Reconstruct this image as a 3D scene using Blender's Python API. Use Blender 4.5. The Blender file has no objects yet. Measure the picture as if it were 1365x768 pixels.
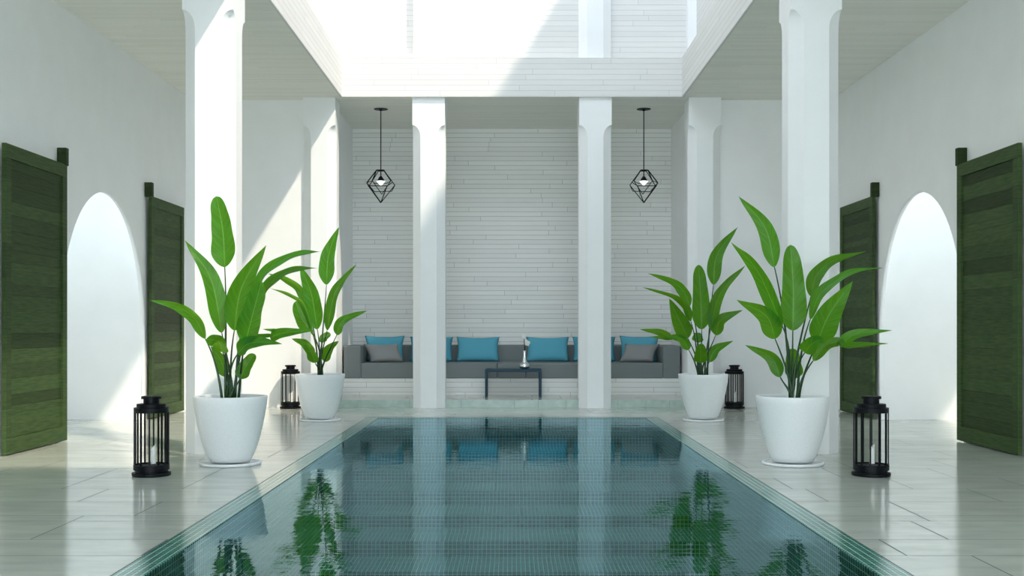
import bpy, bmesh, math, random
from mathutils import Vector, Matrix

# ------------------------------------------------------------------ camera, light
S = bpy.context.scene
COL = S.collection
F = 1517.0; CX = 682.5; HY = 437.0; EYE = 1.2
cam_d = bpy.data.cameras.new('camera'); cam = bpy.data.objects.new('camera', cam_d); COL.objects.link(cam)
cam_d.sensor_width = 36.0; cam_d.lens = F / 1365 * 36.0
cam_d.shift_y = (HY - 384) / 1365
cam_d.clip_end = 200
cam.location = (0, 0, EYE); cam.rotation_euler = (math.pi / 2, 0, 0)
S.camera = cam

SUN_DIR = Vector((-1.0, 1.05, -1.64))
sun_d = bpy.data.lights.new('sun', 'SUN'); sun_d.energy = 4.0; sun_d.angle = math.radians(1.9)
sun_d.color = (1.0, 0.885, 0.72)
sun = bpy.data.objects.new('sun', sun_d); COL.objects.link(sun)
sun.rotation_euler = SUN_DIR.to_track_quat('-Z', 'Y').to_euler(); sun.location = (8, -6, 14)

w = bpy.data.worlds.new('sky'); S.world = w; w.use_nodes = True
nt = w.node_tree; nt.nodes.clear()
wo = nt.nodes.new('ShaderNodeOutputWorld'); bg = nt.nodes.new('ShaderNodeBackground')
tc = nt.nodes.new('ShaderNodeTexCoord'); sx = nt.nodes.new('ShaderNodeSeparateXYZ'); cr = nt.nodes.new('ShaderNodeValToRGB')
nt.links.new(tc.outputs['Generated'], sx.inputs[0]); nt.links.new(sx.outputs['Z'], cr.inputs[0])
e = cr.color_ramp.elements
e[0].position = 0.0; e[0].color = (0.76, 0.86, 0.90, 1)
e[1].position = 0.7; e[1].color = (0.13, 0.155, 0.185, 1)
m_ = e.new(0.30); m_.color = (0.78, 0.90, 1.03, 1)
nt.links.new(cr.outputs[0], bg.inputs[0]); nt.links.new(bg.outputs[0], wo.inputs[0])
bg.inputs[1].default_value = 6.2

S.view_settings.view_transform = 'Standard'; S.view_settings.look = 'None'
S.view_settings.gamma = 1.0; S.view_settings.use_curve_mapping = False
S.view_settings.exposure = -0.09
S.cycles.max_bounces = 20; S.cycles.diffuse_bounces = 14; S.cycles.glossy_bounces = 8; S.cycles.transparent_max_bounces = 16

# ------------------------------------------------------------------ materials
def mat(name):
    m = bpy.data.materials.new(name); m.use_nodes = True
    n = m.node_tree.nodes; b = n['Principled BSDF']
    return m, m.node_tree, b

def setp(b, col=None, rough=None, metal=None, spec=None, **k):
    if col is not None: b.inputs['Base Color'].default_value = (*col, 1)
    if rough is not None: b.inputs['Roughness'].default_value = rough
    if metal is not None: b.inputs['Metallic'].default_value = metal
    if spec is not None: b.inputs['Specular IOR Level'].default_value = spec

def N(t, kind, **ins):
    n = t.nodes.new(kind)
    for k, v in ins.items():
        n.inputs[k.replace('_', ' ')].default_value = v
    return n

def swz(t, a, b_):
    """object coordinates with two chosen axes put in x and y"""
    c = t.nodes.new('ShaderNodeTexCoord'); s = t.nodes.new('ShaderNodeSeparateXYZ'); m = t.nodes.new('ShaderNodeCombineXYZ')
    t.links.new(c.outputs['Object'], s.inputs[0])
    t.links.new(s.outputs[a], m.inputs[0]); t.links.new(s.outputs[b_], m.inputs[1])
    return m.outputs[0]

def mottle(t, b, c1, c2, scale=6.0, detail=4.0, stretch=None, bump=0.0, dist=0.002):
    c = t.nodes.new('ShaderNodeTexCoord'); mp = t.nodes.new('ShaderNodeMapping')
    if stretch: mp.inputs['Scale'].default_value = stretch
    t.links.new(c.outputs['Object'], mp.inputs[0])
    no = N(t, 'ShaderNodeTexNoise', Scale=scale, Detail=detail); t.links.new(mp.outputs[0], no.inputs[0])
    r = t.nodes.new('ShaderNodeValToRGB'); r.color_ramp.elements[0].color = (*c1, 1); r.color_ramp.elements[1].color = (*c2, 1)
    r.color_ramp.elements[0].position = .3; r.color_ramp.elements[1].position = .7
    t.links.new(no.outputs[0], r.inputs[0]); t.links.new(r.outputs[0], b.inputs['Base Color'])
    if bump:
        bp = N(t, 'ShaderNodeBump', Strength=bump, Distance=dist); t.links.new(no.outputs[0], bp.inputs['Height'])
        t.links.new(bp.outputs[0], b.inputs['Normal'])
    return no, r

def plaster(name, c, rough=.75):
    m, t, b = mat(name); setp(b, rough=rough, spec=.3)
    mottle(t, b, tuple(v * .97 for v in c), c, 3.0, 5, None, .15, .003)
    return m

def shiplap(name, a, b_, c, h=.08, w=1.7, line=.48, mort=.0034, bump=.35):
    m, t, b = mat(name); setp(b, rough=.6, spec=.3)
    v = swz(t, a, b_)
    # slide every board row by its own random amount so the butt joints never line up
    s_ = t.nodes.new('ShaderNodeSeparateXYZ'); t.links.new(v, s_.inputs[0])
    def mth(op, p, q=None):
        n_ = t.nodes.new('ShaderNodeMath'); n_.operation = op
        for i_, x_ in enumerate((p, q)):
            if x_ is None: continue
            if isinstance(x_, (int, float)): n_.inputs[i_].default_value = x_
            else: t.links.new(x_, n_.inputs[i_])
        return n_.outputs[0]
    rw = mth('FLOOR', mth('DIVIDE', s_.outputs[1], h))
    wn = t.nodes.new('ShaderNodeTexWhiteNoise'); wn.noise_dimensions = '1D'; t.links.new(rw, wn.inputs['W'])
    cv = t.nodes.new('ShaderNodeCombineXYZ'); t.links.new(mth('ADD', s_.outputs[0], mth('MULTIPLY', wn.outputs['Value'], w * 3)), cv.inputs[0]); t.links.new(s_.outputs[1], cv.inputs[1])
    v0 = v; v = cv.outputs[0]
    br = N(t, 'ShaderNodeTexBrick', Scale=1.0)
    br.offset = 0; br.offset_frequency = 2; br.squash = 1
    br.inputs['Brick Width'].default_value = w; br.inputs['Row Height'].default_value = h
    br.inputs['Mortar Size'].default_value = mort; br.inputs['Mortar Smooth'].default_value = .3
    br.inputs['Color1'].default_value = (*c, 1); br.inputs['Color2'].default_value = (*[x * .93 for x in c], 1)
    br.inputs['Mortar'].default_value = (*[x * line for x in c], 1)
    t.links.new(v, br.inputs[0])
    mp = t.nodes.new('ShaderNodeMapping'); mp.inputs['Scale'].default_value = (2.5, 45, 1); t.links.new(v, mp.inputs[0])
    no = N(t, 'ShaderNodeTexNoise', Scale=1.0, Detail=5.0); t.links.new(mp.outputs[0], no.inputs[0])
    mr = t.nodes.new('ShaderNodeMapRange'); mr.inputs[3].default_value = .92; mr.inputs[4].default_value = 1.04
    t.links.new(no.outputs[0], mr.inputs[0])
    mx = t.nodes.new('ShaderNodeMixRGB'); mx.blend_type = 'MULTIPLY'; mx.inputs[0].default_value = 1
    t.links.new(br.outputs[0], mx.inputs[1]); t.links.new(mr.outputs[0], mx.inputs[2])
    t.links.new(mx.outputs[0], b.inputs['Base Color'])
    inv = t.nodes.new('ShaderNodeMath'); inv.operation = 'SUBTRACT'; inv.inputs[0].default_value = 1
    t.links.new(br.outputs['Fac'], inv.inputs[1])
    bp = N(t, 'ShaderNodeBump', Strength=bump, Distance=.006); t.links.new(inv.outputs[0], bp.inputs['Height'])
    t.links.new(bp.outputs[0], b.inputs['Normal'])
    return m

def mosaic(name, a, b_, gloss=.12):
    m, t, b = mat(name); setp(b, rough=gloss)
    v = swz(t, a, b_)
    br = N(t, 'ShaderNodeTexBrick', Scale=1.0); br.offset = 0; br.squash = 1
    br.inputs['Brick Width'].default_value = .04; br.inputs['Row Height'].default_value = .04
    br.inputs['Mortar Size'].default_value = .0028; br.inputs['Mortar Smooth'].default_value = .1
    br.inputs['Color1'].default_value = (.006, .068, .058, 1); br.inputs['Color2'].default_value = (.032, .185, .14, 1)
    br.inputs['Mortar'].default_value = (.42, .72, .64, 1)
    t.links.new(v, br.inputs[0]); t.links.new(br.outputs[0], b.inputs['Base Color'])
    return m

WHITE = (.895, .90, .905)
M = {}
M['plaster'] = plaster('white_plaster', WHITE)
M['column'] = plaster('column_paint', (.88, .89, .90), .6)
M['ceiling'] = shiplap('ceiling_boards', 'X', 'Y', (.90, .885, .82), .08, 2.4, .8, .002, .2)
M['ship_xz'] = shiplap('painted_boards_x', 'X', 'Z', (.885, .885, .87))
M['ship_yz'] = shiplap('painted_boards_y', 'Y', 'Z', (.885, .885, .87))
M['up_dim_xz'] = shiplap('shaft_boards_dimmed_x', 'X', 'Z', (.77, .765, .75), line=.68); M['up_dim_yz'] = shiplap('shaft_boards_dimmed_y', 'Y', 'Z', (.77, .765, .75), line=.68)  # same boards as the alcove, colour dimmed to offset the strong sun up here
M['mos_xy'] = mosaic('pool_mosaic_flat', 'X', 'Y'); M['mos_xz'] = mosaic('pool_mosaic_cross', 'X', 'Z'); M['mos_yz'] = mosaic('pool_mosaic_side', 'Y', 'Z')

m, t, b = mat('floor_stone'); setp(b, rough=.13, spec=.5)
no, r = mottle(t, b, (.49, .52, .475), (.60, .62, .56), 2.2, 8, (1, 3, 1))
at = t.nodes.new('ShaderNodeAttribute'); at.attribute_name = 'tone'
mx = t.nodes.new('ShaderNodeMixRGB'); mx.blend_type = 'MULTIPLY'; mx.inputs[0].default_value = 1
t.links.new(r.outputs[0], mx.inputs[1]); t.links.new(at.outputs['Color'], mx.inputs[2]); t.links.new(mx.outputs[0], b.inputs['Base Color'])
M['stone'] = m
m, t, b = mat('floor_joint'); setp(b, (.09, .11, .10), .8); M['joint'] = m
m, t, b = mat('step_stone'); setp(b, rough=.3)
mottle(t, b, (.36, .47, .42), (.50, .60, .54), 9, 6, (1, 1, 1)); M['riser'] = m

def simple(name, c, rough=.5, metal=0, spec=.5, bump=0, scale=60):
    m, t, b = mat(name); setp(b, c, rough, metal, spec)
    no = N(t, 'ShaderNodeTexNoise', Scale=float(scale), Detail=3.0)
    c_ = t.nodes.new('ShaderNodeTexCoord'); t.links.new(c_.outputs['Object'], no.inputs[0])
    mr = t.nodes.new('ShaderNodeMapRange'); mr.inputs[3].default_value = .93; mr.inputs[4].default_value = 1.05
    t.links.new(no.outputs[0], mr.inputs[0])
    mx = t.nodes.new('ShaderNodeMixRGB'); mx.blend_type = 'MULTIPLY'; mx.inputs[0].default_value = 1
    mx.inputs[1].default_value = (*c, 1); t.links.new(mr.outputs[0], mx.inputs[2]); t.links.new(mx.outputs[0], b.inputs['Base Color'])
    if bump:
        bp = N(t, 'ShaderNodeBump', Strength=bump, Distance=.001); t.links.new(no.outputs[0], bp.inputs['Height']); t.links.new(bp.outputs[0], b.inputs['Normal'])
    return m
M['pot'] = simple('pot_glaze', (.84, .86, .87), .35)
M['soil'] = simple('soil', (.05, .055, .06), .9, bump=.8, scale=90)
M['black'] = simple('black_metal', (.003, .004, .006), .45, spec=.16)
M['candle'] = simple('candle_wax', (.86, .86, .84), .5)
M['wick'] = simple('wick', (.03, .03, .03), .8)
M['sofa'] = simple('grey_upholstery', (.21, .235, .24), .85, spec=.2, bump=.3, scale=220)
M['blue'] = simple('blue_fabric', (.105, .40, .54), .75, spec=.3, bump=.2, scale=200)
M['silver'] = simple('grey_satin', (.27, .275, .28), .42, bump=.1, scale=150)
M['navy'] = simple('navy_metal', (.010, .042, .070), .4, spec=.2)
M['chrome'] = simple('chrome', (.85, .86, .86), .06, 1.0)
M['petal'] = simple('petal', (.85, .83, .82), .6)
M['stemdark'] = simple('orchid_stem', (.02, .035, .02), .5)
M['stem'] = simple('leaf_stalk', (.012, .055, .010), .4)

m, t, b = mat('bulb_glow'); setp(b, (.9, .9, .88), .4)
b.inputs['Emission Color'].default_value = (1, .98, .93, 1); b.inputs['Emission Strength'].default_value = 1.2; M['bulb'] = m

def wood(name, c1, c2):
    m, t, b = mat(name); setp(b, rough=.6, spec=.15)
    no, r = mottle(t, b, c1, c2, 1.0, 8, (3, 5, 60), .5, .004)
    at = t.nodes.new('ShaderNodeAttribute'); at.attribute_name = 'tone'
    mx = t.nodes.new('ShaderNodeMixRGB'); mx.blend_type = 'MULTIPLY'; mx.inputs[0].default_value = 1
    t.links.new(r.outputs[0], mx.inputs[1]); t.links.new(at.outputs['Color'], mx.inputs[2]); t.links.new(mx.outputs[0], b.inputs['Base Color'])
    return m
M['green_wood'] = wood('green_stained_wood', (.028, .062, .020), (.066, .105, .034))

# leaf: UV u across, v along
m, t, b = mat('banana_leaf'); setp(b, rough=.34, spec=.28)
uv = t.nodes.new('ShaderNodeUVMap'); sp = t.nodes.new('ShaderNodeSeparateXYZ'); t.links.new(uv.outputs[0], sp.inputs[0])
def MATH(op, a=None, b_=None):
    n = t.nodes.new('ShaderNodeMath'); n.operation = op
    for i, v in enumerate((a, b_)):
        if v is None: continue
        if isinstance(v, (int, float)): n.inputs[i].default_value = v
        else: t.links.new(v, n.inputs[i])
    return n.outputs[0]
du = MATH('ABSOLUTE', MATH('SUBTRACT', sp.outputs[0], .5))
slant = MATH('SUBTRACT', sp.outputs[1], MATH('MULTIPLY', du, .35))
cmb = t.nodes.new('ShaderNodeCombineXYZ'); t.links.new(MATH('MULTIPLY', slant, 34.0), cmb.inputs[0]); t.links.new(MATH('MULTIPLY', sp.outputs[0], 1.5), cmb.inputs[1])
vn = N(t, 'ShaderNodeTexNoise', Scale=1.0, Detail=5.0); t.links.new(cmb.outputs[0], vn.inputs[0])
vr = t.nodes.new('ShaderNodeValToRGB'); vr.color_ramp.elements[0].color = (.004, .070, .007, 1); vr.color_ramp.elements[1].color = (.032, .25, .022, 1)
vr.color_ramp.elements[0].position = .38; vr.color_ramp.elements[1].position = .72
t.links.new(vn.outputs[0], vr.inputs[0])
rib = MATH('LESS_THAN', du, .022)
mx = t.nodes.new('ShaderNodeMixRGB'); mx.inputs[2].default_value = (.13, .30, .07, 1)
t.links.new(rib, mx.inputs[0]); t.links.new(vr.outputs[0], mx.inputs[1])
oi = t.nodes.new('ShaderNodeObjectInfo'); rr = t.nodes.new('ShaderNodeMapRange'); rr.inputs[3].default_value = .62; rr.inputs[4].default_value = 1.1
t.links.new(oi.outputs['Random'], rr.inputs[0])
mv = t.nodes.new('ShaderNodeMixRGB'); mv.blend_type = 'MULTIPLY'; mv.inputs[0].default_value = 1
t.links.new(mx.outputs[0], mv.inputs[1]); t.links.new(rr.outputs[0], mv.inputs[2]); t.links.new(mv.outputs[0], b.inputs['Base Color'])
bp = N(t, 'ShaderNodeBump', Strength=.35, Distance=.006); t.links.new(vn.outputs[0], bp.inputs['Height']); t.links.new(bp.outputs[0], b.inputs['Normal'])
tr = t.nodes.new('ShaderNodeBsdfTranslucent'); tr.inputs[0].default_value = (.42, .95, .01, 1)
ms = t.nodes.new('ShaderNodeMixShader'); ms.inputs[0].default_value = .27
out = [n for n in t.nodes if n.type == 'OUTPUT_MATERIAL'][0]
t.links.new(b.outputs[0], ms.inputs[1]); t.links.new(tr.outputs[0], ms.inputs[2]); t.links.new(ms.outputs[0], out.inputs[0])
M['leaf'] = m

# water: mirror surface by Fresnel over a clear body
m, t, b = mat('pool_water'); t.nodes.remove(b)
out = [n for n in t.nodes if n.type == 'OUTPUT_MATERIAL'][0]
c = t.nodes.new('ShaderNodeTexCoord'); mp = t.nodes.new('ShaderNodeMapping'); mp.inputs['Scale'].default_value = (1.0, 1.6, 1)
t.links.new(c.outputs['Object'], mp.inputs[0])
n1 = N(t, 'ShaderNodeTexNoise', Scale=3.2, Detail=3.0, Roughness=.55); t.links.new(mp.outputs[0], n1.inputs[0])
bp = N(t, 'ShaderNodeBump', Strength=.35, Distance=.006); t.links.new(n1.outputs[0], bp.inputs['Height'])
gl = t.nodes.new('ShaderNodeBsdfGlossy'); gl.inputs['Roughness'].default_value = 0.0; gl.inputs[0].default_value = (.62, .87, .97, 1)
t.links.new(bp.outputs[0], gl.inputs['Normal'])
tp = t.nodes.new('ShaderNodeBsdfTransparent'); tp.inputs[0].default_value = (.80, .93, .94, 1)
fr = N(t, 'ShaderNodeFresnel', IOR=1.29); t.links.new(bp.outputs[0], fr.inputs['Normal'])
ms = t.nodes.new('ShaderNodeMixShader'); t.links.new(fr.outputs[0], ms.inputs[0])
t.links.new(tp.outputs[0], ms.inputs[1]); t.links.new(gl.outputs[0], ms.inputs[2]); t.links.new(ms.outputs[0], out.inputs[0])
M['water'] = m

# ------------------------------------------------------------------ helpers
def add_box(bm, x0, x1, y0, y1, z0, z1, bev=0.0, mi=0, seg=1):
    vs = [bm.verts.new((x, y, z)) for x in (x0, x1) for y in (y0, y1) for z in (z0, z1)]
    idx = [(0, 1, 3, 2), (4, 6, 7, 5), (0, 4, 5, 1), (2, 3, 7, 6), (0, 2, 6, 4), (1, 5, 7, 3)]
    fs = [bm.faces.new([vs[i] for i in f]) for f in idx]
    for f in fs: f.material_index = mi
    if bev:
        es = list({e for f in fs for e in f.edges})
        r = bmesh.ops.bevel(bm, geom=es, offset=bev, segments=seg, profile=.5, affect='EDGES')
    return fs

def add_prism(bm, rings, close_bottom=True, close_top=True, mi=0, smooth=False):
    R = [[bm.verts.new(p) for p in r] for r in rings]
    n = len(R[0])
    for a, b_ in zip(R[:-1], R[1:]):
        for i in range(n):
            f = bm.faces.new((a[i], a[(i + 1) % n], b_[(i + 1) % n], b_[i])); f.smooth = smooth; f.material_index = mi
    if close_bottom: bm.faces.new(list(reversed(R[0])))
    if close_top: bm.faces.new(R[-1])
    return R

def add_lathe(bm, prof, seg=40, c=(0, 0, 0), close_bottom=True, close_top=True, smooth=True):
    rings = [[(c[0] + r * math.cos(2 * math.pi * k / seg), c[1] + r * math.sin(2 * math.pi * k / seg), c[2] + z) for k in range(seg)] for r, z in prof]
    return add_prism(bm, rings, close_bottom, close_top, smooth=smooth)

def add_tube(bm, pts, rads, seg=8, smooth=True):
    pts = [Vector(p) for p in pts]
    if isinstance(rads, (int, float)): rads = [rads] * len(pts)
    rings = []
    for i, p in enumerate(pts):
        d = (pts[min(i + 1, len(pts) - 1)] - pts[max(i - 1, 0)]).normalized()
        up = Vector((0, 1, 0)) if abs(d.y) < .9 else Vector((1, 0, 0))
        a = d.cross(up).normalized(); c = d.cross(a).normalized()
        rings.append([p + (a * math.cos(2 * math.pi * k / seg) - c * math.sin(2 * math.pi * k / seg)) * rads[i] for k in range(seg)])
    return add_prism(bm, rings, smooth=smooth)

def obj(name, bm, m, parent=None, fix=True):
    if fix: bmesh.ops.recalc_face_normals(bm, faces=bm.faces)
    me = bpy.data.meshes.new(name); bm.to_mesh(me); bm.free()
    for x in (m if isinstance(m, (list, tuple)) else [m]): me.materials.append(x)
    o = bpy.data.objects.new(name, me); COL.objects.link(o)
    if parent: o.parent = parent
    return o

def thing(name, label, cat, loc=(0, 0, 0), rz=0, group=None, kind=None):
    o = bpy.data.objects.new(name, None); COL.objects.link(o); o.location = loc; o.rotation_euler = (0, 0, rz)
    o.empty_display_size = .1
    return tag(o, label, cat, group, kind)

def tag(o, label, cat, group=None, kind=None):
    o['label'] = label; o['category'] = cat
    if group: o['group'] = group
    if kind: o['kind'] = kind
    return o

def copy_tree(o, parent=None):
    c = o.copy(); COL.objects.link(c)
    if parent: c.parent = parent
    for ch in list(o.children): copy_tree(ch, c)
    return c

def struct(o, label, cat): return tag(o, label, cat, kind='structure')

def boxes(name, bs, m, parent=None):
    bm = bmesh.new()
    for b_ in bs: add_box(bm, *b_)
    return obj(name, bm, m, parent)

def tone_attr(bm, faces, v):
    l = bm.loops.layers.color.get('tone') or bm.loops.layers.color.new('tone')
    for f in faces:
        for lp in f.loops: lp[l] = (v, v, v, 1)

def at(px, py, Y): return Vector(((px - CX) / F * Y, Y, EYE - (py - HY) / F * Y))

# ------------------------------------------------------------------ dimensions
XW = 4.80          # side walls
XO = 2.525         # half width of the roof opening
CZ = 4.63          # ceiling
CW = .483          # columns
YB = 17.13         # aisle end walls and front of the raised platform
YF = 16.89         # far fascia
YN = 3.75          # near fascia
TOP = 9.55         # top of the light shaft
YS = -5.0          # rear end left open behind the camera so sky light floods in
PX = 1.945; PY = 15.30; PN = 1.6; BAND = .16
PLAT = .1145

# ------------------------------------------------------------------ floor
random.seed(4)
bm = bmesh.new(); bm.loops.layers.color.new('tone')
rows = []; y = 13.0
heights = [.6, .6, .2, .6, .46]
# joints measured on the floor between the pool and the wall
ys = [5.99, 6.45, 7.06, 7.26, 7.85, 8.47]
while ys[-1] < YB: ys.append(ys[-1] + [.62, .63, .6, .2, .6, .47][(len(ys)) % 6])
k = 0
while ys[0] > YS: ys.insert(0, ys[0] - [.6, .6, .2, .6, .46][k % 5]); k += 1
ys = [max(YS, min(YB, v)) for v in ys]
for e_ in (PN, PY):
    j_ = min(range(len(ys)), key=lambda q_: abs(ys[q_] - e_)); ys[j_] = e_
g = .0045
def tiles(bm, x0, x1, y0, y1, z=0.0, L=1.2):
    off = random.random() * L
    x = x0 - off
    while x < x1:
        a, b_ = max(x0, x), min(x1, x + L); x += L
        if b_ - a < .02: continue
        ga = g if a > x0 + 1e-6 else 0; gb = g if b_ < x1 - 1e-6 else 0
        f = bm.faces.new([bm.verts.new(p) for p in ((a + ga, y0 + g, z), (b_ - gb, y0 + g, z), (b_ - gb, y1 - g, z), (a + ga, y1 - g, z))])
        tone_attr(bm, [f], random.uniform(.965, 1.0))
for a, b_ in zip(ys[:-1], ys[1:]):
    if b_ - a < .03: continue
    L = random.choice([.9, 1.2, 1.2])
    segs = [(-9.5, 9.5)]
    if b_ <= PN or a >= PY: parts = [(a, b_, segs)]
    else:
        parts = []
        cuts = [a] + [c for c in (PN, PY) if a < c < b_] + [b_]
        for p, q in zip(cuts[:-1], cuts[1:]):
            mid = (p + q) / 2
            parts.append((p, q, [(-9.5, -PX), (PX, 9.5)] if PN < mid < PY else [(-9.5, 9.5)]))
    for p, q, sg in parts:
        for x0, x1 in sg: tiles(bm, x0, x1, p, q, 0, L)
for f in bm.faces: f.material_index = 0
for b_ in ((-9.5, -PX, PN, PY), (PX, 9.5, PN, PY), (-9.5, 9.5, YS, PN), (-9.5, 9.5, PY, YB + .5)):
    fs = add_box(bm, b_[0], b_[1], b_[2], b_[3], -.2, -.0015, mi=1); tone_attr(bm, fs, 1)
fl = obj('floor', bm, [M['stone'], M['joint']]); struct(fl, 'pale polished stone slab floor around the pool', 'floor')

# raised platform in the alcove
random.seed(9)
bm = bmesh.new(); bm.loops.layers.color.new('tone')
for p, q in ((YB, 17.43), (17.43, 18.03), (18.03, 18.63)): tiles(bm, -2.745, 2.745, p, q, PLAT, 1.2)
fs = add_box(bm, -2.745, 2.745, YB + .012, 19.62, 0, PLAT - .0015, mi=1); tone_attr(bm, fs, 1)
x = -2.745; i = 0
while x < 2.745:
    L = [.42, .78, .42, .36, .8, .36][i % 6]; e_ = min(2.745, x + L)
    fs = add_box(bm, x + .002, e_ - .002, YB, YB + .012, 0.0, PLAT - .0005, mi=2); tone_attr(bm, fs, 1); x = e_; i += 1
pf = obj('platform', bm, [M['stone'], M['joint'], M['riser']]); struct(pf, 'low stone platform step in front of the sofa alcove', 'platform')

# ------------------------------------------------------------------ walls
AY, AR, ASP, ATP = 13.475, 1.385, 1.16, 2.80
def side_wall(s, name, label):
    bm = bmesh.new(); n = 40
    y0, y1 = YS, YB + .3
    depth = .05; xs = (s * XW, s * (XW + depth))
    pts = []
    for i in range(n + 1):
        a = math.pi * i / n
        pts.append((AY - AR * math.cos(a), ASP + (ATP - ASP) * math.sin(a)))
    prof = [(AY - AR, 0)] + pts + [(AY + AR, 0)]
    for x in xs:
        def q(*p): bm.faces.new([bm.verts.new((x, yy, zz)) for yy, zz in p])
        q((y0, 0), (AY - AR, 0), (AY - AR, CZ), (y0, CZ))
        q((AY + AR, 0), (y1, 0), (y1, CZ), (AY + AR, CZ))
        for a, b_ in zip(pts[:-1], pts[1:]): q(a, b_, (b_[0], CZ), (a[0], CZ))
    for a, b_ in zip(prof[:-1], prof[1:]):
        f = bm.faces.new([bm.verts.new(p) for p in ((xs[0], *a), (xs[0], *b_), (xs[1], *b_), (xs[1], *a))]); f.smooth = True
    for yy in (y0, y1):
        bm.faces.new([bm.verts.new(p) for p in ((xs[0], yy, 0), (xs[1], yy, 0), (xs[1], yy, CZ), (xs[0], yy, CZ))])
    bmesh.ops.remove_doubles(bm, verts=bm.verts, dist=1e-5)
    o = obj(name, bm, M['plaster']); struct(o, label, 'wall')
side_wall(-1, 'wall_left', 'white plaster left wall with the arched passage between green doors')
side_wall(1, 'wall_right', 'white plaster right wall with the arched passage between green doors')
XA = 2.747
for s_, nm in ((-1, 'left'), (1, 'right')):
    a, b_ = sorted((s_ * (XW + .05), s_ * 8.45))
    c_, d_ = sorted((s_ * 8.20, s_ * 8.45))
    o = boxes('wall_passage_' + nm, [(a, b_, 14.86, 15.1, 0, CZ), (a, b_, 9.6, 9.8, 0, CZ), (c_, d_, 9.8, 14.86, 0, 3.0)], M['plaster']); struct(o, 'white wall of the side passage seen through the %s arch, with unseen walls added to dim it' % nm, 'wall')  # far wall is seen; unseen near and outer walls added to cut daylight
for s, nm in ((-1, 'left'), (1, 'right')):
    a, b_ = sorted((s * XA, s * XW))
    o = boxes('wall_back_' + nm, [(a, b_, YB, 19.63, 0, CZ)], M['plaster']); struct(o, 'white plaster wall ending the %s aisle beside the alcove' % nm, 'wall')
o = boxes('wall_back', [(-XW, XW, 19.63, 19.9, 0, CZ)], M['ship_xz']); struct(o, 'white horizontal board wall behind the grey sofa', 'wall')

# ceiling (slab around the opening) and fascia boards
o = boxes('ceiling', [(-8.45, -XO - .03, YS, 19.9, CZ, 5.21), (XO + .03, 8.45, YS, 19.9, CZ, 5.21),  # side slabs extended unseen over the passages to keep the sun off
                      (-XO - .03, XO + .03, YF + .03, 19.9, CZ, 5.21), (-XO - .03, XO + .03, YS, YN - .03, CZ, 5.21)], M['ceiling'])
struct(o, 'pale boarded ceiling around the open roof light', 'ceiling')
o = boxes('trim_1', [(-XO - .03, -XO, YN, YF, CZ, 5.21)], M['up_dim_yz']); struct(o, 'white board fascia along the left edge of the roof opening', 'trim')
o = boxes('trim_2', [(XO, XO + .03, YN, YF, CZ, 5.21)], M['up_dim_yz']); struct(o, 'white board fascia along the right edge of the roof opening', 'trim')
o = boxes('trim_3', [(-XO - .03, XO + .03, YF, YF + .03, CZ, 5.21)], M['up_dim_xz']); struct(o, 'white board fascia over the centre columns', 'trim')
o = boxes('trim_4', [(-XO - .03, XO + .03, YN - .03, YN, CZ, 5.21)], M['up_dim_xz']); struct(o, 'white board fascia at the near end of the roof opening', 'trim')
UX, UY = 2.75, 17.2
o = boxes('wall_upper_left', [(-UX - .45, -UX, YN - .1, UY + .3, 5.21, TOP)], M['up_dim_yz']); struct(o, 'white boarded upper wall left of the roof opening', 'wall')
o = boxes('wall_upper_right', [(UX, UX + .45, YN - .1, UY + .3, 5.21, TOP)], M['up_dim_yz']); struct(o, 'white boarded upper wall right of the roof opening', 'wall')
o = boxes('wall_upper_back', [(-UX, UX, UY, UY + .3, 5.21, TOP)], M['up_dim_xz']); struct(o, 'white boarded upper wall above the alcove', 'wall')
o = boxes('wall_upper_front', [(-UX, UX, YN - .4, YN - .1, 5.21, TOP)], M['up_dim_xz']); struct(o, 'white boarded upper wall at the near end of the light shaft', 'wall')

# ------------------------------------------------------------------ columns
def column_mesh(name, z0, z1, cap=True, zs=4.035, ze=4.22, c=.122):
    """square post with chamfered corners ending in rounded stops under a square head"""
    lv = [(z0, c)]
    if cap:
        lv.append((zs, c))
        for i in range(1, 13):
            tt = math.sin(i / 12 * math.pi / 2); lv.append((zs + (ze - zs) * tt, max(.0005, c * math.sqrt(max(0, 1 - tt * tt)))))
        lv.append((z1, .0005))
    else: lv.append((z1, c))
    h = CW / 2; rings = []
    for z, cc in lv:
        rings.append([(h, -h + cc, z), (h, h - cc, z), (h - cc, h, z), (-h + cc, h, z), (-h, h - cc, z), (-h, -h + cc, z), (-h + cc, -h, z), (h - cc, -h, z)])
    bm = bmesh.new(); add_prism(bm, rings)
    bmesh.ops.recalc_face_normals(bm, faces=bm.faces)
    me = bpy.data.meshes.new(name); bm.to_mesh(me); bm.free(); me.materials.append(M['column']); return me
cm = column_mesh('column', 0, CZ, ze=4.219)
cols = [(-2.887, 11.03, 'near left column beside the large potted plant'), (2.887, 11.03, 'near right column beside the large potted plant'),
        (-2.876, 17.19, 'far left column beside the smaller lantern, at the alcove corner'), (2.876, 17.19, 'far right column beside the smaller lantern, at the alcove corner'),
        (-1.243, 17.19, 'white column in front of the sofa, left of the coffee table'), (1.243, 17.19, 'white column in front of the sofa, right of the coffee table')]
for i, (x, y, lb) in enumerate(cols):
    o = bpy.data.objects.new('column', cm); COL.objects.link(o); o.location = (x, y, 0)
    tag(o, ('white square ' + lb) if not lb.startswith('white') else lb, 'column', 'white columns around the pool')
um = column_mesh('pilaster', 5.21, TOP - .02, cap=False)
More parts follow.
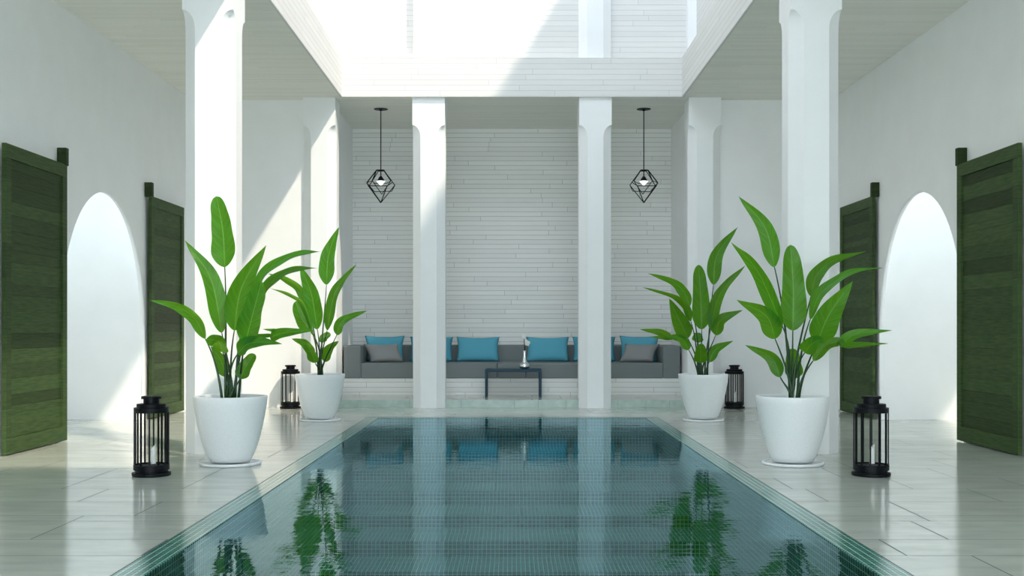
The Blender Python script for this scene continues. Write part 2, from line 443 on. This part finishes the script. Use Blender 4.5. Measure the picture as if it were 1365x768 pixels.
for x, y, lb in ((-1.243, 17.2, 'upper white pilaster above the left centre column'), (1.243, 17.2, 'upper white pilaster above the right centre column'),
                 (-2.876, 17.19, 'upper white pilaster in the far left corner of the light shaft'), (2.876, 17.19, 'upper white pilaster in the far right corner of the light shaft')):
    o = bpy.data.objects.new('pilaster', um); COL.objects.link(o); o.location = (x, y, 0); tag(o, lb, 'pilaster', 'upper pilasters')

# ------------------------------------------------------------------ pool
pool = thing('swimming_pool', 'dark green mosaic swimming pool with steps at its far end', 'pool', (0, (PN + PY) / 2, 0))
pool['kind'] = 'structure'
off = Vector((0, -(PN + PY) / 2, 0))
def pobj(name, bm, ms, par=pool):
    o = obj(name, bm, ms, None, False); o.parent = par; o.matrix_parent_inverse = Matrix.Translation(off); return o
mos = [M['mos_xy'], M['mos_xz'], M['mos_yz']]
ix = PX - BAND; iy = PY - BAND; iN = PN + BAND
def face(bm, pts, mi):
    f = bm.faces.new([bm.verts.new(p) for p in pts]); f.material_index = mi
stp = [(15.14, .166), (14.39, .295), (13.58, .417), (12.81, .54), (12.10, .674), (11.37, .809), (10.69, .942), (9.97, 1.075), (9.25, 1.21)]
bm = bmesh.new()
Dm = 1.34
face(bm, [(-ix, iN, -.03), (-ix, iy, -.03), (-ix, iy, -Dm), (-ix, iN, -Dm)], 2)
face(bm, [(ix, iy, -.03), (ix, iN, -.03), (ix, iN, -Dm), (ix, iy, -Dm)], 2)
face(bm, [(-ix, iy, -.03), (ix, iy, -.03), (ix, iy, -Dm), (-ix, iy, -Dm)], 1)
face(bm, [(ix, iN, -.03), (-ix, iN, -.03), (-ix, iN, -Dm), (ix, iN, -Dm)], 1)
face(bm, [(-ix, iN, -Dm), (-ix, iy, -Dm), (ix, iy, -Dm), (ix, iN, -Dm)], 0)
pobj('basin', bm, mos)
for i, (yb, d) in enumerate(stp):
    if i == len(stp) - 1: yf = yb - .72
    else: yf = stp[i + 1][0]
    bm = bmesh.new()
    face(bm, [(-ix, yf, -d), (ix, yf, -d), (ix, yb, -d), (-ix, yb, -d)], 0)
    dn = stp[i + 1][1] if i < len(stp) - 1 else Dm
    face(bm, [(-ix, yf, -dn), (ix, yf, -dn), (ix, yf, -d), (-ix, yf, -d)], 1)
    pobj('step', bm, mos)
bm = bmesh.new()
for b_ in ((-PX, -ix, PN, PY), (ix, PX, PN, PY), (-ix, ix, iy, PY), (-ix, ix, PN, iN)):
    add_box(bm, b_[0], b_[1], b_[2], b_[3], -.03, -.002)
bm.normal_update()
for f in bm.faces: f.material_index = 2 if abs(f.normal.x) > .5 else (1 if abs(f.normal.y) > .5 else 0)
pobj('coping', bm, mos)
bm = bmesh.new()
face(bm, [(-ix, iN, -.007), (ix, iN, -.007), (ix, iy, -.007), (-ix, iy, -.007)], 0)
o = pobj('water', bm, [M['water']])

# ------------------------------------------------------------------ doors
def make_door(s, ynear, yfar, post_far, idx, label):
    XD = 4.712; th = .042; H = 2.925; z0 = .012
    root = thing('door_%d' % idx, label, 'door', (s * XD, (ynear + yfar) / 2, 0)); root['kind'] = 'structure'
    inv = Matrix.Translation((-s * XD, -(ynear + yfar) / 2, 0))
    def put(n, bm):
        o = obj(n, bm, M['green_wood'], root); o.matrix_parent_inverse = inv
    def bx(bm, y0, y1, za, zb, xi, tone, bev=.003):
        a, b_ = sorted((s * (XD + xi), s * (XD + th)))
        before = set(bm.faces); add_box(bm, a, b_, y0, y1, za, zb, bev)
        tone_attr(bm, [f for f in bm.faces if f not in before], tone)
    random.seed(idx * 7 + 1)
    sw = .115; rt = .135; rb = .15
    bm = bmesh.new(); bm.loops.layers.color.new('tone')
    bx(bm, ynear, yfar, z0, z0 + rb, 0, 1.0); bx(bm, ynear, yfar, H - rt, H, 0, 1.0)
    for ya, yb in ((ynear, ynear + sw), (yfar - sw, yfar)):
        z = z0 + rb
        while z < H - rt - .01:
            h = min(random.choice([.27, .30, .33]), H - rt - z)
            if H - rt - (z + h) < .1: h = H - rt - z
            bx(bm, ya, yb, z, z + h, 0, random.uniform(.85, 1.15)); z += h
    put('frame', bm)
    bm = bmesh.new(); bm.loops.layers.color.new('tone')
    z = z0 + rb
    while z < H - rt - .01:
        h = min(random.choice([.075, .11, .13, .15]), H - rt - z)
        if H - rt - (z + h) < .05: h = H - rt - z
        bx(bm, ynear + sw, yfar - sw, z, z + h, .020, random.uniform(.72, 1.22)); z += h
    put('board_panel', bm)
    bm = bmesh.new(); bm.loops.layers.color.new('tone')
    ya, yb = (yfar - .065, yfar + .012) if post_far else (ynear - .035, ynear + .045)
    xa, xb = sorted((s * (XD - .012), s * (XW - .002)))
    fs = add_box(bm, xa, xb, ya, yb, 2.915, 3.10, .004); tone_attr(bm, bm.faces, .75)
    put('hanger_block', bm)
make_door(-1, 10.60, 12.06, True, 1, 'nearest dark green plank door on the left wall, sunlit at its foot')
make_door(-1, 14.89, 16.36, False, 2, 'farther dark green plank door on the left wall, behind the column')
make_door(1, 10.60, 12.06, True, 3, 'nearest dark green plank door on the right wall, in shade')
make_door(1, 14.89, 16.36, False, 4, 'farther dark green plank door on the right wall, behind the plant')

# ------------------------------------------------------------------ sofa and cushions
sofa = thing('sofa', 'long grey built-in sofa with white board base in the alcove', 'sofa', (0, 18.99, PLAT))
sinv = Matrix.Translation((0, -18.99, -PLAT))
def sb(n, b_, m, bev=.02, seg=3):
    bm = bmesh.new(); add_box(bm, *b_, bev, 0, seg)
    o = obj(n, bm, m, sofa); o.matrix_parent_inverse = sinv; return o
SB = .382; ST = .631; SA = .913
sb('base', (-2.745, 2.745, 18.36, 19.625, PLAT, SB), M['ship_xz'], .003, 1)
for a, b_ in ((-2.437, -.237), (-.235, .223), (.225, 2.437)): sb('seat', (a, b_, 18.352, 19.34, SB, ST), M['sofa'])
for a, b_ in ((-2.717, -2.439), (2.439, 2.717)): sb('armrest', (a, b_, 18.352, 19.34, SB, SA), M['sofa'])
sb('backrest', (-2.717, 2.717, 19.342, 19.60, SB, SA - .004), M['sofa'])

def pillow(name, W, Hh, T, m, loc, rz, lean, label, group, shear=0, taper=0):
    bm = bmesh.new(); n = 18
    def P(u, v, sg):
        pu = 1 - .09 * (1 - v * v); pv = 1 - .11 * (1 - u * u)
        if v < 0: pv = 1 - .04 * (1 - u * u)
        tk = T / 2 * ((1 - u ** 4) * (1 - v ** 4)) ** .55
        sag = 1.0 + .12 * -v
        return Vector((u * W / 2 * pu * (1 + taper * (v - 1) / 2) + shear * v, sg * tk * sag, v * Hh / 2 * pv))
    for sg in (-1, 1):
        g_ = [[bm.verts.new(P(-1 + 2 * i / n, -1 + 2 * j / n, sg)) for i in range(n + 1)] for j in range(n + 1)]
        for j in range(n):
            for i in range(n):
                f = bm.faces.new((g_[j][i], g_[j][i + 1], g_[j + 1][i + 1], g_[j + 1][i])); f.smooth = True
    bmesh.ops.remove_doubles(bm, verts=bm.verts, dist=1e-5)
    R = Matrix.Rotation(rz, 4, 'Z') @ Matrix.Rotation(-lean, 4, 'X')
    bm.transform(R); zmin = min(v.co.z for v in bm.verts)
    bm.transform(Matrix.Translation((0, 0, -zmin + .002)))
    o = obj(name, bm, m); o.location = loc
    return tag(o, label, 'cushion', group)
def px(x, Y): return (x - CX) / F * Y
G = 'blue cushions on the sofa'
pillow('cushion', .67, .45, .15, M['blue'], (px(513, 19.03), 19.06, ST), .20, .26, 'blue cushion at the left end of the sofa, behind a grey cushion', G, 0, .10)
pillow('cushion', .73, .43, .15, M['blue'], (px(575, 19.1), 19.13, ST), 0, .24, 'blue cushion mostly hidden behind the left centre column', G)
pillow('cushion', .73, .43, .15, M['blue'], (px(637, 19.1), 19.13, ST), 0, .24, 'blue cushion just right of the left centre column', G)
pillow('cushion', .73, .43, .15, M['blue'], (px(730, 19.1), 19.13, ST), 0, .24, 'blue cushion behind and right of the silver vase', G)
pillow('cushion', .73, .43, .15, M['blue'], (px(792, 19.1), 19.13, ST), 0, .24, 'blue cushion mostly hidden behind the right centre column', G)
pillow('cushion', .67, .45, .15, M['blue'], (px(852, 19.03), 19.06, ST), -.20, .26, 'blue cushion at the right end of the sofa, behind a grey cushion', G, 0, .10)
G = 'grey cushions on the sofa'
pillow('cushion', 0.57, .33, .12, M['silver'], (px(512, 18.8), 18.76, ST), .15, .42, 'smaller silver grey cushion at the left end of the sofa', G, -.05)
pillow('cushion', 0.57, .33, .12, M['silver'], (px(852, 18.8), 18.76, ST), -.15, .42, 'smaller silver grey cushion at the right end of the sofa', G, .05)

# ------------------------------------------------------------------ coffee table, vase, flower
tb = thing('coffee_table', 'low navy blue metal coffee table in front of the sofa', 'table', (px(684.3, 17.74), 17.98, PLAT))
def tp_(n, bs, m=M['navy'], bev=.003):
    bm = bmesh.new()
    for b_ in bs: add_box(bm, *b_, bev)
    return obj(n, bm, m, tb)
TH = .438
tp_('tabletop', [(-.441, .441, -.24, .24, TH - .045, TH)])
for sx_ in (-1, 1):
    for sy in (-1, 1):
        a, b_ = sorted((sx_ * .441, sx_ * .405)); c_, d_ = sorted((sy * .24, sy * .205))
        tp_('leg', [(a, b_, c_, d_, 0, TH - .045)])
vz = PLAT + TH
bm = bmesh.new()
prof = [(.001, 0), (.055, .002), (.078, .018), (.086, .045), (.080, .070), (.060, .092), (.038, .110), (.030, .14), (.024, .19), (.021, .245), (.024, .29), (.019, .29), (.016, .25), (.018, .19), (.02, .13)]
add_lathe(bm, [(r * .98, z) for r, z in prof], 32)
vs = obj('vase', bm, M['chrome']); vs.location = (px(699.3, 17.86), 17.86, vz); tag(vs, 'silver bottle-shaped vase on the navy coffee table', 'vase')
fr_ = thing('orchid', 'small white orchid stem standing in the silver vase', 'flower', (px(699.3, 17.86), 17.86, vz + .2))
bm = bmesh.new(); add_tube(bm, [(0, 0, -.05), (0, 0, .1), (-.004, 0, .2), (-.008, .0, .29)], .006, 8); add_tube(bm, [(.003, 0, .0), (.008, 0, .12), (.012, 0, .17)], .009, 8)
obj('stalk', bm, M['stemdark'], fr_)
random.seed(3)
for (cx_, cz_, r_) in ((-.008, .305, .024), (.028, .235, .020), (.045, .20, .030), (.062, .215, .022)):
    bm = bmesh.new()
    for k in range(5):
        a = 2 * math.pi * k / 5 + cx_ * 30
        d = Vector((math.cos(a), -.25, math.sin(a))) * r_ * .75
        r = bmesh.ops.create_icosphere(bm, subdivisions=2, radius=r_ * .62, matrix=Matrix.Translation(d + Vector((cx_, 0, cz_))) @ Matrix.Diagonal((1, .5, 1, 1)))
    bmesh.ops.create_icosphere(bm, subdivisions=2, radius=r_ * .4, matrix=Matrix.Translation((cx_, -.01, cz_)))
    for f in bm.faces: f.smooth = True
    obj('blossom', bm, M['petal'], fr_)

# ------------------------------------------------------------------ pendant lamps
def make_pendant(loc, label):
    root = thing('pendant_lamp', label, 'lamp', loc, 0, 'black wire pendant lamps')
    # origin on the ceiling; z goes down
    bm = bmesh.new(); add_lathe(bm, [(.108, -.008), (.110, 0), (.02, 0)], 32, close_top=True); add_lathe(bm, [(.018, -.03), (.03, -.008)], 16); obj('canopy', bm, M['black'], root)
    bm = bmesh.new(); add_tube(bm, [(0, 0, -.01), (0, 0, -1.07)], .008, 8); obj('cord', bm, M['black'], root)
    bm = bmesh.new(); add_lathe(bm, [(.012, -1.05), (.03, -1.075), (.058, -1.12), (.055, -1.13), (.01, -1.13)], 24); obj('socket', bm, M['black'], root)
    bm = bmesh.new(); add_lathe(bm, [(.068, -1.131), (.062, -1.145), (.035, -1.17), (.004, -1.21)], 24); obj('bulb', bm, M['bulb'], root)
    sm = 1 if loc[0] < 0 else -1
    def v(x, y, z): return Vector((sm * x, y, z))
    k = .0118 / 12.8    # metres per pixel of the close-up
    def q(x, z, y): return v((x - 360) * .00092, y, -.965 - (z - 112) * .00092)
    T = [q(295, 112, -.05), q(415, 112, -.05), q(395, 112, .06), q(310, 112, .06)]
    A = q(118, 318, .02); B = q(175, 400, -.20); C = q(490, 400, -.20); D = q(600, 365, -.02); E_ = q(510, 260, .18); F_ = q(190, 260, .18)
    P1 = q(360, 660, 0); P2 = q(362, 500, .12)
    G1 = q(240, 318, .06); G2 = q(460, 318, .06); H1 = q(230, 452, .16); H2 = q(535, 452, .10); I1 = q(150, 362, .08)
    ed = [(T[0], T[1], .009), (T[1], T[2], .008), (T[2], T[3], .007), (T[3], T[0], .008), (T[0], A, .008), (T[0], F_, .008), (T[3], I1, .006), (T[1], D, .006), (T[1], E_, .009),
          (A, B, .006), (B, C, .006), (C, q(565, 320, -.05), .006), (A, P1, .008), (B, P1, .007), (C, P1, .007), (D, P1, .006), (A, F_, .005), (I1, F_, .005),
          (F_, G1, .005), (G1, G2, .005), (G2, E_, .005), (F_, P2, .005), (E_, P2, .005), (H1, H2, .005), (H1, A, .005), (H2, D, .005)]
    bm = bmesh.new()
    for a, b_, r in ed: add_tube(bm, [a, b_], r * 1.12, 6, False)
    obj('wire_frame', bm, M['black'], root)
make_pendant((-2.056, 17.84, CZ), 'black geometric wire pendant lamp hanging left of the columns')
make_pendant((2.066, 17.84, CZ), 'black geometric wire pendant lamp hanging right of the columns')

# ------------------------------------------------------------------ lanterns and candles
def make_lantern(loc, label):
    root = thing('lantern', label, 'lantern', loc, 0, 'black cage lanterns on the floor')
    bm = bmesh.new(); add_lathe(bm, [(.150, 0), (.154, .006), (.154, .024), (.150, .028), (.128, .028), (.128, .046), (.142, .048), (.142, .092), (.132, .094), (.130, .082)], 40, smooth=False); obj('base', bm, M['black'], root)
    for k in range(12):
        a = 2 * math.pi * (k + .35) / 12
        bm = bmesh.new(); x, y = .134 * math.cos(a), .134 * math.sin(a)
        R = Matrix.Translation((x, y, 0)) @ Matrix.Rotation(a, 4, 'Z')
        add_box(bm, -.005, .005, -.0065, .0065, .09, .515); bm.transform(R)
        obj('bar', bm, M['black'], root)
    bm = bmesh.new(); add_lathe(bm, [(.120, .512), (.139, .512), (.139, .552), (.117, .553), (.117, .582), (.064, .584), (.064, .622), (.080, .623), (.080, .642), (.074, .645), (.03, .645)], 40, smooth=False); obj('cap', bm, M['black'], root)
    return root
def make_candle(loc, label, rz):
    root = thing('candle', label, 'candle', loc, rz, 'white candles in the lanterns')
    bm = bmesh.new(); n = 24; r = .021
    rings = [[(r * math.cos(2 * math.pi * k / n), r * math.sin(2 * math.pi * k / n), 0) for k in range(n)],
             [(r * math.cos(2 * math.pi * k / n), r * math.sin(2 * math.pi * k / n), .135 + .026 * math.cos(2 * math.pi * k / n)) for k in range(n)]]
    add_prism(bm, rings); obj('wax', bm, M['candle'], root)
    bm = bmesh.new(); add_tube(bm, [(0, 0, .13), (.002, 0, .155)], .0015, 6); obj('wick', bm, M['wick'], root)
for X, Y, nm in ((-2.93, 9.25, 'black cage lantern at the front left, between the sunlit door and the big pot'), (2.918, 9.25, 'black cage lantern at the front right, between the shaded door and the big pot'),
                 (-3.30, 16.95, 'black cage lantern at the back left, behind the far left pot'), (3.312, 16.95, 'black cage lantern at the back right, behind the far right pot')):
    make_lantern((X, Y, 0), nm)
    make_candle((X + .012, Y + .01, .0945), 'white slant-topped candle inside the ' + ('near' if Y < 12 else 'back') + (' left' if X < 0 else ' right') + ' lantern', .0)

# ------------------------------------------------------------------ plants
def bez(ps, n, ends=False):
    """smooth curve through the points"""
    ps = [Vector(p) for p in ps]
    if len(ps) == 2: ps = [ps[0], (ps[0] + ps[1]) / 2, ps[1]]
    ext = [ps[0] * 2 - ps[1]] + ps + [ps[-1] * 2 - ps[-2]]
    segs = len(ps) - 1; out = []
    for i in range(n + 1):
        f_ = i / n
        if ends: f_ = .5 * f_ + .5 * (.5 - .5 * math.cos(math.pi * f_))
        tt = f_ * segs; k = min(int(tt), segs - 1); u = tt - k
        a, b_, c, d = ext[k:k + 4]
        out.append(.5 * ((2 * b_) + (c - a) * u + (2 * a - 5 * b_ + 4 * c - d) * u * u + (3 * b_ - a - 3 * c + d) * u ** 3))
    return out

def leaf_mesh(pts3, wid, tilt, fold, blunt, origin, seed):
    rnd = random.Random(seed)
    n = 30; cl = bez(pts3, n, True); bm = bmesh.new(); uvl = bm.loops.layers.uv.new('UVMap')
    cs = 8; rows_ = []
    ph = rnd.random() * 6
    for i, p in enumerate(cl):
        v = .5 * i / n + .5 * (.5 - .5 * math.cos(math.pi * i / n))
        d = (cl[min(i + 1, n)] - cl[max(i - 1, 0)]).normalized()
        view = Vector((0, -1, 0))
        side = d.cross(view)
        if side.length < .05: side = Vector((1, 0, 0))
        side.normalize(); nrm = side.cross(d).normalized()
        if nrm.y > 0: nrm = -nrm
        ang = tilt * (1 + .25 * math.sin(v * 3))
        side2 = side * math.cos(ang) + nrm * math.sin(ang)
        nrm2 = nrm * math.cos(ang) - side * math.sin(ang)
        if blunt: prof = (math.sin(min(1, v / .22) * math.pi / 2) ** .6) * (1 - .42 * max(0, (v - .3) / .7)) * (math.sqrt(max(0, 1 - max(0, (v - .80) / .20) ** 2)))
        else: prof = (math.sin(min(1, v / .26) * math.pi / 2) ** .62) * (max(0, 1 - max(0, (v - .3) / .7) ** 1.55) ** .95)
        hw = max(.0008, wid / 2 * prof)
        row = []
        for k in range(cs + 1):
            u = -1 + 2 * k / cs
            wav = .035 * wid * math.sin(v * 17 + ph + (2 if u > 0 else 0)) * abs(u) ** 2
            row.append((bm.verts.new(p + side2 * u * hw + nrm2 * (fold * abs(u) ** 1.3 * hw + wav) - origin), (k / cs, v)))
        rows_.append(row)
    for a, b_ in zip(rows_[:-1], rows_[1:]):
        for k in range(cs):
            q = (a[k], a[k + 1], b_[k + 1], b_[k]); f = bm.faces.new([x[0] for x in q]); f.smooth = True
            for lp, x in zip(f.loops, q): lp[uvl].uv = x[1]
    return bm

POT = [(.150, .028), (.170, .030), (.198, .07), (.226, .14), (.257, .24), (.283, .35), (.303, .46), (.316, .54), (.321, .596), (.318, .602), (.296, .602), (.290, .596), (.286, .56)]
def make_plant(X, Y, leaves, label, sgn, seed):
    root = thing('potted_plant', label, 'plant', (X, Y, 0), 0, 'tall leafy plants in white pots')
    bm = bmesh.new(); add_lathe(bm, [(.10, .003), (.255, 0), (.266, .006), (.268, .022), (.262, .026), (.250, .026), (.246, .014), (.10, .012)], 56); obj('saucer', bm, M['pot'], root)
    bm = bmesh.new(); add_lathe(bm, POT, 56, close_top=False); obj('pot', bm, M['pot'], root)
    bm = bmesh.new(); add_lathe(bm, [(.27, .50), (.291, .565), (.15, .572), (.02, .578)], 40); obj('soil', bm, M['soil'], root)
    rnd = random.Random(seed)
    O = Vector((X, Y, 0))
    nl = len(leaves)
    for i, L in enumerate(leaves):
        pts, wpx, tilt, blunt, dz = L[:5]
        yb = Y + rnd.uniform(-.05, .05) + dz * .35
        n = len(pts)
        P = [at(p[0], p[1], yb + dz * .65 * (k / (n - 1))) for k, p in enumerate(pts)]
        wid = wpx / F * Y / max(.35, math.cos(tilt))
        o = obj('leaf', leaf_mesh(P, wid, tilt, .22, blunt, O, seed * 50 + i), M['leaf'], root, False)
        # stalk from the soil to the blade, running on as the midrib
        base = P[0]; d = (P[1] - P[0]).normalized()
        foot = Vector((X + rnd.uniform(-.045, .045) + (base.x - X) * .12, Y + rnd.uniform(-.05, .05), .565))
        if L[5:] : continue
        hgt = (base.z - foot.z)
        c1 = foot + Vector(((base.x - X) * .12, 0, hgt * .40)); c2 = base - Vector((d.x, d.y, max(d.z, .35))).normalized() * hgt * .33
        sp_ = []
        for k in range(13):
            u = k / 12; a = (1 - u) ** 3; b_ = 3 * u * (1 - u) ** 2; c = 3 * u * u * (1 - u); e_ = u ** 3
            sp_.append(foot * a + c1 * b_ + c2 * c + base * e_ - O)
        r0 = .013 if Y < 12 else .013
        bm = bmesh.new(); add_tube(bm, sp_, [r0 * (1 - .62 * k / 12) for k in range(13)], 8); s_ = obj('stalk', bm, M['stem'], o)

R_ = [
 ([(1032.4, 356.4), (1020, 304), (984.5, 261.7)], 23, .25, 0, .15),
 ([(1043, 435), (1010, 362), (974.8, 323.2)], 18, .55, 0, -.25),
 ([(1056.8, 441), (1057.5, 385), (1053.8, 326.5)], 34, .1, 1, -.05),
 ([(1081, 395.5), (1088, 368), (1112, 347), (1154.4, 335.3)], 18, .5, 0, .25),
 ([(1080, 426), (1092, 394), (1117, 373), (1142, 361), (1175.9, 357.4)], 13, .75, 0, -.15),
 ([(1089, 457.4), (1106, 418), (1136.8, 375)], 35, .1, 0, -.3),
 ([(1033.3, 452), (1021, 421), (982.2, 400.2)], 26, .25, 0, -.2),
 ([(1040.2, 502.9), (1028, 477), (992.9, 459.9)], 18, .3, 0, .1),
 ([(1059.7, 505.2), (1057, 486), (1056.8, 464.6)], 24, .1, 1, .2),
 ([(1073, 470), (1082, 459), (1097, 451.5)], 22, .2, 1, -.3),
 ([(1084, 481), (1100, 461), (1119, 456), (1121, 462)], 15, .3, 1, -.15),
 ([(1119, 462), (1140, 446), (1188.5, 440.4)], 15, .3, 0, -.2, 1),
 ([(1119, 461), (1145, 460), (1183.7, 458)], 9, .5, 0, -.1, 1)]
make_plant(2.467, 10.0, R_, 'tall leafy plant in the large white pot by the near right column', 1, 11)
F_ = [
 ([(951, 380), (956, 340), (983.3, 302.6)], 19, .2, 0, .15),
 ([(947.2, 440), (960, 392), (994.4, 352.8)], 15, .5, 0, -.2),
 ([(935.3, 439.4), (934, 395), (931, 353)], 24, .1, 1, -.1),
 ([(919.5, 408.6), (912, 390), (896, 375), (862.9, 364.2)], 14, .5, 0, .2),
 ([(921, 428.7), (914.5, 408), (896, 394), (856.2, 383.1)], 10, .7, 0, -.1),
 ([(917, 451), (905, 426), (892.3, 397.9)], 23, .1, 0, -.25),
 ([(953.9, 447), (961, 427), (989.7, 413.6)], 17, .3, 0, -.15),
 ([(945.3, 482.8), (954, 466), (977.2, 454.5)], 14, .3, 0, .1),
 ([(933.8, 483.8), (934, 470), (933.8, 458)], 18, .1, 1, -.3),
 ([(929.5, 457), (930, 450), (931, 443.7)], 15, .1, 1, .2),
 ([(918, 466.6), (909, 452), (893, 448)], 12, .3, 1, -.15),
 ([(895, 452), (880, 443), (852.9, 439.1)], 11, .3, 0, -.2, 1),
 ([(897, 452), (882, 450), (867, 449.5)], 5, .5, 0, -.1, 1)]
make_plant(2.47, 14.7, F_, 'leafy plant in the farther white pot right of the pool', 1, 23)
L_ = [
 ([(299.6, 356.4), (297, 308), (288.8, 261.7)], 33, .1, 1, .1),
 ([(295.7, 444.3), (281, 372), (246.5, 320.7)], 24, -.35, 0, -.1),
 ([(312.3, 440.8), (322, 384), (354.8, 327.1)], 32, -.15, 0, -.2),
 ([(334, 404), (350, 367), (377, 347), (404, 337.5), (427.5, 335.3)], 15, .6, 0, .2),
 ([(346, 400), (356, 382), (375, 367), (397, 359), (423.5, 357.4)], 15, .6, 0, -.2),
 ([(326.9, 457.4), (337, 419), (349, 374)], 33, .2, 1, -.35),
 ([(273.8, 452), (259, 424), (234, 408), (200, 400.2)], 17, .3, 0, -.25),
 ([(297, 470), (291, 455), (275, 452.5)], 22, .3, 1, -.35),
 ([(301.5, 502.3), (294, 480), (281, 461.3)], 19, .1, 0, .1),
 ([(317, 472), (328, 460), (347, 456), (375.7, 458.3)], 20, .3, 0, -.35),
 ([(320, 505.2), (328, 488), (339.6, 472)], 20, .1, 1, .05),
 ([(360, 450), (378, 444), (419.6, 440.4)], 15, .2, 0, -.25, 1),
 ([(330, 452), (345, 449), (364, 447)], 8, .3, 1, -.25, 1),
 ([(372, 441), (362, 440), (350.3, 438.8)], 5, .3, 0, -.1, 1)]
make_plant(-2.475, 10.0, L_, 'tall sunlit leafy plant in the large white pot by the near left column', -1, 37)
G_ = [
 ([(435.3, 380), (438, 340), (451.7, 302.9)], 22, .15, 0, .1),
 ([(436, 440.9), (447, 390), (474.2, 353)], 16, .4, 0, -.2),
 ([(423.1, 439.4), (414.5, 390), (399.5, 353.8)], 24, .15, 0, -.1),
 ([(408, 407.2), (398, 384), (378, 371), (358, 365)], 12, .5, 0, .2),
 ([(417.4, 447.3), (405, 408), (389, 394), (358.6, 383.8)], 9, .7, 0, -.1),
 ([(414, 440), (402, 424), (393.7, 402)], 20, .1, 1, .25),
 ([(448.9, 446.6), (457, 428), (490.4, 413.6)], 14, .3, 0, -.15),
 ([(432.4, 482.4), (439, 466), (451.7, 454.5)], 15, .3, 0, -.1),
 ([(420.2, 483.8), (415, 470), (408, 458)], 15, .2, 1, -.3),
 ([(429.5, 457.3), (432, 450), (440.3, 444.4)], 12, .1, 1, .2),
 ([(418, 474), (407, 458), (388.7, 451.6)], 14, .3, 0, -.15)]
make_plant(-2.48, 14.7, G_, 'leafy plant in the farther white pot left of the pool', -1, 51)
